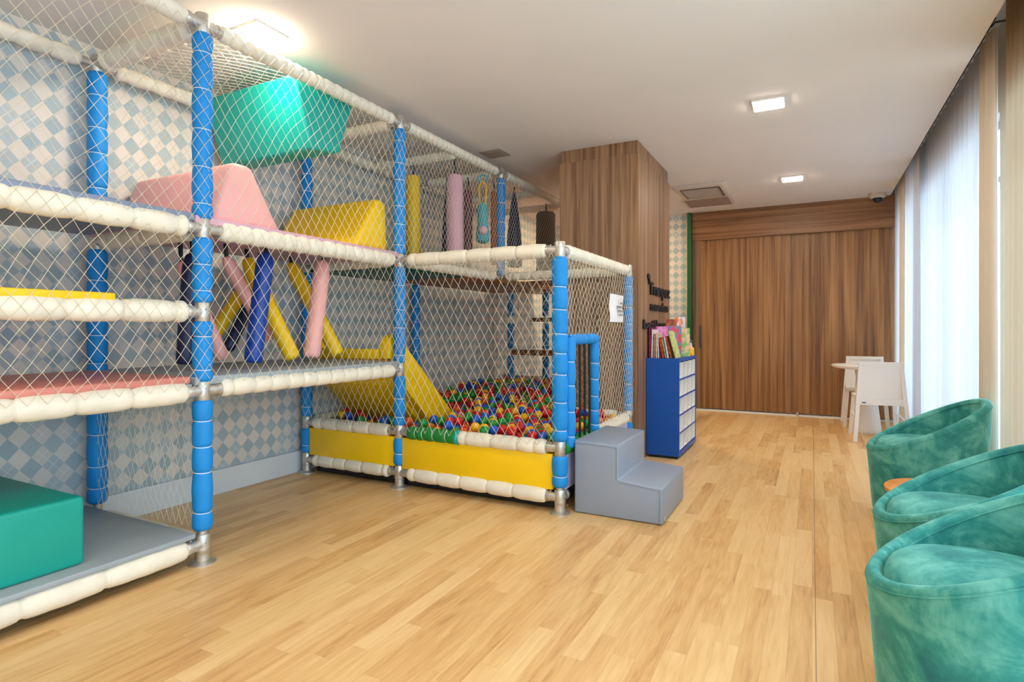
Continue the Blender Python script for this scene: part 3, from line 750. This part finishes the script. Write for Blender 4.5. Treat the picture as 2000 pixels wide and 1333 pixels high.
# ------------------------------------------------------------------ blue pigeonhole cabinet with books
bx0, bx1, by0, by1, bz = -1.318, -1.032, 5.14, 5.96, .885
t = thing('pigeonhole_cabinet', ((bx0 + bx1) / 2, (by0 + by1) / 2, 0), 'royal blue cabinet with white pigeonholes against the wooden column', 'cabinet')
c = MB().box(bx0, bx1 - .25, by0 + .022, by1 - .022, .065, bz - .03).box(bx0, bx1, by0, by1, bz - .03, bz).box(bx0, bx1, by0, by1, .025, .065).box(bx0, bx1, by0, by0 + .022, .065, bz - .03).box(bx0, bx1, by1 - .022, by1, .065, bz - .03)
ny, nz = 4, 5; cw_, ch_ = (by1 - by0 - .044) / ny, (bz - .03 - .065) / nz
for k in range(1, nz): c.box(bx1 - .25, bx1 - .002, by0 + .022, by1 - .022, .065 + k * ch_ - .007, .065 + k * ch_ + .007)
for j in range(1, ny): c.box(bx1 - .25, bx1 - .004, by0 + .022 + j * cw_ - .004, by0 + .022 + j * cw_ + .004, .065, bz - .03)
c.build('cabinet_body', M['cabblue'], t, False)
for j in range(ny):
    for k in range(nz):
        ya, yb_ = by0 + .022 + j * cw_ + .005, by0 + .022 + (j + 1) * cw_ - .005; za, zb_ = .065 + k * ch_ + .009, .065 + (k + 1) * ch_ - .009
        m = MB(); q = .006; xb = bx1 - .12
        m.box(xb, bx1 - .004, ya, ya + q, za, zb_).box(xb, bx1 - .004, yb_ - q, yb_, za, zb_).box(xb, bx1 - .004, ya, yb_, za, za + q).box(xb, bx1 - .004, ya, yb_, zb_ - q, zb_).box(xb, xb + q, ya, yb_, za, zb_)
        m.build('pigeonhole', M['bin'], t, False)
MB().box(bx0 + .02, bx1 - .02, by0 + .02, by1 - .02, 0, .027).build('plinth', M['black'], t, False)

def cover(name, a, b, sc=30, thr=.5):
    g = G(name); v = g.obj(); n = g.noise(v, sc, 3, .6)
    g.base(g.ramp(n, [(thr - .04, L(a)), (thr + .04, L(b))]), .45); return g.m
pages = plain('book_pages', (232, 224, 208), .8, var=.05, vscale=60)
def book(x, y, w_, dth, h, lean, ca, cb, label, rz=0.0, face=False):
    """spine toward the camera (-y); w_ thickness along x; dth depth along y"""
    t = bpy.data.objects.new('picture_book', None); C.objects.link(t); t.location = (x, y, bz + .001 + abs(sin(lean)) * w_ * .5); t.rotation_euler = (0, lean, rz)
    ORG[t.name] = (0, 0, 0); tag(t, label, 'book', 'picture books on the blue cabinet')
    m = MB().box(-w_ / 2, -w_ / 2 + .002, 0, dth, 0, h).box(w_ / 2 - .002, w_ / 2, 0, dth, 0, h).box(-w_ / 2, w_ / 2, -.002, .0015, 0, h)
    m.build('book_cover', cover('cover_%s' % label[:18].replace(' ', '_'), ca, cb), t, False)
    MB().box(-w_ / 2 + .002, w_ / 2 - .002, .0015, dth - .004, .003, h - .003).build('page_block', pages, t, False)
bk = [(-1.300, .016, .23, .27, 0, (110, 20, 70), (150, 40, 100), 'maroon book at the left end of the row'),
      (-1.282, .010, .21, .255, .02, (238, 214, 226), (246, 236, 240), 'white spined book beside the maroon one'),
      (-1.262, .014, .20, .215, .02, (146, 118, 96), (176, 148, 120), 'tan brown thin book in the row'),
      (-1.242, .010, .20, .225, .0, (232, 190, 160), (246, 216, 190), 'peach spined thin book in the row'),
      (-1.224, .010, .19, .20, -.03, (196, 198, 200), (226, 228, 228), 'light grey thin book mid row'),
      (-1.180, .018, .20, .185, -.17, (198, 24, 22), (222, 60, 40), 'red book leaning left'),
      (-1.156, .014, .19, .175, -.20, (110, 140, 70), (166, 178, 104), 'olive green leaning thin book'),
      (-1.137, .012, .19, .19, -.18, (240, 238, 240), (190, 206, 240), 'white and pale blue leaning book'),
      (-1.110, .012, .19, .20, -.24, (212, 88, 30), (150, 50, 24), 'orange leaning book with a dark pattern'),
      (-1.070, .010, .20, .25, -.26, (150, 186, 96), (226, 216, 150), 'green and cream leaning book at the right end')]
for x, w_, d_, h_, ln, ca, cb, lab in bk: book(x, by0 + .05, w_, d_, h_, ln, ca, cb, lab)
def facing(x, y, w_, h_, ca, cb, label, z=0, tilt=.06):
    t = bpy.data.objects.new('picture_book', None); C.objects.link(t); t.location = (x, y, bz + .001 + z); t.rotation_euler = (-tilt, 0, .25)
    ORG[t.name] = (0, 0, 0); tag(t, label, 'book', 'picture books on the blue cabinet')
    MB().box(-w_ / 2, w_ / 2, 0, .003, 0, h_).box(-w_ / 2, w_ / 2, .009, .012, 0, h_).box(-w_ / 2, -w_ / 2 + .003, 0, .012, 0, h_).build('book_cover', cover('front_%s' % label[:14].replace(' ', '_'), ca, cb, 14), t, False)
    MB().box(-w_ / 2 + .003, w_ / 2 - .003, .003, .009, .003, h_ - .003).build('page_block', pages, t, False)
facing(-1.255, by0 + .33, .11, .285, (236, 110, 190), (246, 160, 214), 'tall bright pink book standing at the back of the row')
facing(-1.150, by0 + .40, .12, .29, (70, 150, 190), (226, 70, 90), 'blue and red picture book standing behind the leaning ones')
facing(-1.085, by0 + .46, .12, .27, (130, 190, 90), (240, 196, 160), 'green fairground picture book facing forward')
facing(-1.20, by0 + .48, .10, .355, (196, 92, 40), (150, 52, 20), 'rusty orange book topping the back of the row')
facing(-1.13, by0 + .55, .09, .375, (228, 228, 240), (246, 140, 30), 'white tag shaped book with an orange top', tilt=-.02)
t = thing('toy_bottle', (-1.07, 5.80, bz), 'yellow toy bottle with a green cap at the cabinet end', 'toy')
MB().lathe((-1.07, 5.80, bz), (-1.07, 5.80, bz + .2), [(0, .045), (.01, .052), (.07, .05), (.085, .035)], 18).build('bottle_body', cover('bottle_print', (240, 200, 70), (246, 176, 30), 40), t)
MB().lathe((-1.07, 5.80, bz + .084), (-1.07, 5.80, bz + .14), [(0, .034), (.045, .026)], 16).build('bottle_neck', M['pinkp'], t)
MB().lathe((-1.07, 5.80, bz + .129), (-1.07, 5.80, bz + .18), [(0, .034), (.012, .036), (.03, .02)], 14).build('bottle_cap', M['green'], t)

# ------------------------------------------------------------------ lettering and notice
def word(txt, y, z, width, height, parent, name, ex=.008, off=.03):
    cu = bpy.data.curves.new(name, 'FONT'); cu.body = txt; cu.size = 1; cu.extrude = .03; cu.offset = off
    ob = bpy.data.objects.new(name + '_tmp', cu); C.objects.link(ob); bpy.context.view_layer.update()
    me = bpy.data.meshes.new_from_object(ob.evaluated_get(bpy.context.evaluated_depsgraph_get())); bpy.data.objects.remove(ob)
    xs = [v.co.x for v in me.vertices]; ys = [v.co.y for v in me.vertices]; w0, h0 = max(xs) - min(xs), max(ys) - min(ys)
    sx, sy = width / w0, height / h0; mx, my = min(xs), min(ys)
    return me, sx, sy, mx, my
t = thing('wall_lettering', (CX1, 5.6, 1.35), 'black raised lettering with a small figure on the side of the wooden column', 'lettering')
O = Vector(ORG[t.name])
for txt, y, z, wd, ht in (('Tranpaz', 5.215, 1.425, .86, .155), ('mundos', 5.275, 1.315, .72, .088), ('brilhar', 5.02, 1.145, .92, .085)):
    me, sx, sy, mx, my = word(txt, y, z, wd, ht, t, 'word')
    for v in me.vertices:
        a, b, c_ = v.co
        v.co = Vector((CX1 + .006 + (c_ + .03) * .16, y + (a - mx) * sx, z + (b - my) * sy)) - O
    me.materials.append(M['black']); o = bpy.data.objects.new('word', me); C.objects.link(o); o.parent = t
MB().sphere((CX1 + .012, 5.20, 1.625), .028, 14, 8, (.5, 1, 1)).tube([(CX1 + .012, 5.21, 1.60), (CX1 + .012, 5.245, 1.565), (CX1 + .012, 5.30, 1.575)], .010, 8).build('small_figure', M['black'], t)

t = thing('paper_notice', (X2 + .052, 4.29, 1.31), 'white paper notice tied to the netting beside the gate', 'notice')
V = []
for i in range(9):
    for k in range(9): y = 4.12 + .35 * i / 8; z = 1.20 + .21 * k / 8; V.append((X2 + .058 + .006 * sin(i * .7) + .004 * sin(k), y, z))
m = MB(); m.add(V, [(i * 9 + k, (i + 1) * 9 + k, (i + 1) * 9 + k + 1, i * 9 + k + 1) for i in range(8) for k in range(8)])
V2 = [(x - .0008, y, z) for x, y, z in V]; m.add(V2, [(i * 9 + k, i * 9 + k + 1, (i + 1) * 9 + k + 1, (i + 1) * 9 + k) for i in range(8) for k in range(8)])
m.build('paper_sheet', M['paper'], t)
ink = plain('grey_ink', (120, 118, 128), .7, var=0)
for txt, y, z, wd, ht in (('NÃO É', 4.345, 1.338, .085, .020), ('PERMITIDO', 4.26, 1.305, .18, .020), ('ENTRAR', 4.285, 1.275, .155, .020), ('CALÇADO', 4.295, 1.245, .155, .020)):
    me, sx, sy, mx, my = word(txt, y, z, wd, ht, t, 'line'); O = Vector(ORG[t.name])
    for v in me.vertices:
        a, b, c_ = v.co; v.co = Vector((X2 + .070 + c_ * .01, y + (a - mx) * sx, z + (b - my) * sy)) - O
    me.materials.append(ink); o = bpy.data.objects.new('printed_line', me); C.objects.link(o); o.parent = t

# ------------------------------------------------------------------ white table and chairs
tx, ty = .53, 7.50
t = thing('round_table', (tx, ty, 0), 'small round white table with a tapered pedestal near the wooden doors', 'table')
MB().lathe((tx, ty, .705), (tx, ty, .745), [(0, .27), (.012, .325), (.03, .338), (.036, .338), (.04, .33)], 40).build('tabletop', M['wchair'], t)
MB().lathe((tx, ty, 0), (tx, ty, .705), [(0, .148), (.008, .152), (.04, .150), (.30, .118), (.60, .095), (.705, .11)], 32).build('pedestal', M['wchair'], t)
def chair(cx, cy, rz, label):
    t = thing('side_chair', (cx, cy, 0), label, 'chair', 'white side chairs at the round table'); ORG[t.name] = (0, 0, 0); t.location = (cx, cy, 0); t.rotation_euler = (0, 0, rz)
    # local: back plane at y = -.22, seat toward +y
    def leg(x0, y0, z0, x1, y1, z1, s=.018):
        m = MB(); r = [[(x + a * s, y + b * s, z) for a, b in ((-1, -1), (1, -1), (1, 1), (-1, 1))] for x, y, z in ((x0, y0, z0), (x1, y1, z1))]
        m.rings(r); return m
    leg(-.235, -.27, 0, -.175, -.20, .80).build('leg', M['wchair'], t, False); leg(.235, -.27, 0, .175, -.20, .80).build('leg', M['wchair'], t, False)
    leg(-.215, .22, 0, -.185, .18, .43).build('leg', M['wchair'], t, False); leg(.215, .22, 0, .185, .18, .43).build('leg', M['wchair'], t, False)
    MB().rbox(-.205, .205, -.22, .22, .42, .455, .01).build('seat', M['wchair'], t)
    b = MB().box(-.195, .195, -.228, -.195, .775, .81).box(-.19, .19, -.245, -.215, .375, .44)
    b.prism([(-.195, .41), (.195, .41), (.175, .79), (-.175, .79)], 1, -.222, -.208).build('backrest', M['wchair'], t, False)
    for s in (-1, 1): leg(s * .215, -.25, .22, s * .20, .20, .26, .010).build('stretcher', M['wchair'], t, False)
    return t
c1 = chair(.60, 7.10, .08, 'white chair seen from behind, in front of the round table')
MB().box(-.17, -.135, -.2475, -.245, .392, .402).build('label_tag', M['black'], c1, False)
chair(.56, 8.0, PI - .03, 'white chair on the far side of the round table, facing the camera')

# ------------------------------------------------------------------ armchairs and side table
def armchair(cx, cy, label, rz=0.0, R=.305):
    t = thing('tub_armchair', (cx, cy, 0), label, 'armchair', 'teal velvet tub armchairs along the window'); ORG[t.name] = (0, 0, 0); t.rotation_euler = (0, 0, rz)
    n = 72; zf, zb = .425, .735; th_ = .040
    def top(c):   # c = x / R
        u = (c + 1) / 2; return zf + (zb - zf) * (u ** 1.05)
    def rad(f): return R * (.90 + .10 * min(1, f * 1.3))
    rings = []
    prof = []
    for f in (0, .02, .1, .25, .45, .65, .82, .93): prof.append(('o', f))
    for a in range(0, 7): prof.append(('r', a / 6))
    for f in (.90, .75, .6, .5): prof.append(('i', f))
    for kind_, q in prof:
        ring = []
        for j in range(n):
            a = 2 * PI * j / n; ca, sa = cos(a), sin(a); tz = top(ca)
            back = .5 + .5 * ca
            if kind_ == 'o':
                z = .025 + (tz - .025 - .02) * q; r = R * (.915 + .085 * min(1, q * 1.2)) * (.985 if q == 0 else 1)
                if q > .8: r *= 1 + .012 * (q - .8) / .13
            elif kind_ == 'r':
                an = PI * q; rr = th_ / 2
                r = R * 1.012 - rr + rr * cos(an); z = tz - .02 + .022 * sin(an)
            else:
                zb_ = .36
                z = zb_ + (tz - .02 - zb_) * ((q - .5) / .5); r = R * 1.0 - th_ - .012 * (1 - q)
            ring.append((r * ca, r * sa, z))
        rings.append(ring)
    m = MB(); m.rings(rings, True); m.build('shell', M['velvet'], t)
    # piping just under the roll
    pp = [((R * 1.016) * cos(2 * PI * j / 96), (R * 1.016) * sin(2 * PI * j / 96), top(cos(2 * PI * j / 96)) - .026) for j in range(96)]
    MB().tube(pp, .0028, 6, None, True).build('piping', M['velvet'], t)
    pp = [((R - th_ + .001) * cos(2 * PI * j / 96), (R - th_ + .001) * sin(2 * PI * j / 96), top(cos(2 * PI * j / 96)) - .026) for j in range(96)]
    MB().tube(pp, .0028, 6, None, True).build('piping', M['velvet'], t)
    cs = MB(); Rr = R - th_ - .004; rs = []
    for f, zz in ((.90, .345), (.985, .37), (1.0, .40), (.99, .425), (.955, .445), (.87, .462), (.68, .477), (.42, .486), (.16, .489), (.02, .490)):
        rs.append([(Rr * f * cos(2 * PI * j / 48) - .002, Rr * f * sin(2 * PI * j / 48), zz + .004 * sin(3 * 2 * PI * j / 48) * f) for j in range(48)])
    cs.rings(rs); cs.build('seat_cushion', M['velvet'], t)
    for s in range(4):
        a = PI / 4 + s * PI / 2; MB().lathe((R * .62 * cos(a), R * .62 * sin(a), 0), (R * .62 * cos(a), R * .62 * sin(a), .03), [(0, .018), (.03, .02)], 12).build('foot', M['black'], t)
    return t
armchair(.615, 4.27, 'teal velvet tub armchair farthest from the camera, beside the curtain', .05)
armchair(.53, 2.755, 'teal velvet tub armchair in the middle, behind the small wooden table')
armchair(.455, 2.05, 'nearest teal velvet tub armchair, cut by the right picture edge', -.03)
t = thing('side_table', (.56, 3.45, 0), 'low round honey-coloured wooden side table between two teal armchairs', 'table')
MB().lathe((.56, 3.45, .335), (.56, 3.45, .362), [(0, .22), (.004, .235), (.022, .238), (.027, .232)], 40).build('tabletop', M['oak'], t)
for k in range(3):
    a = k * 2 * PI / 3 + .5; MB().tube([(.56 + .19 * cos(a), 3.45 + .19 * sin(a), 0), (.56 + .12 * cos(a), 3.45 + .12 * sin(a), .336)], [.011, .016], 12).build('leg', M['oak'], t)
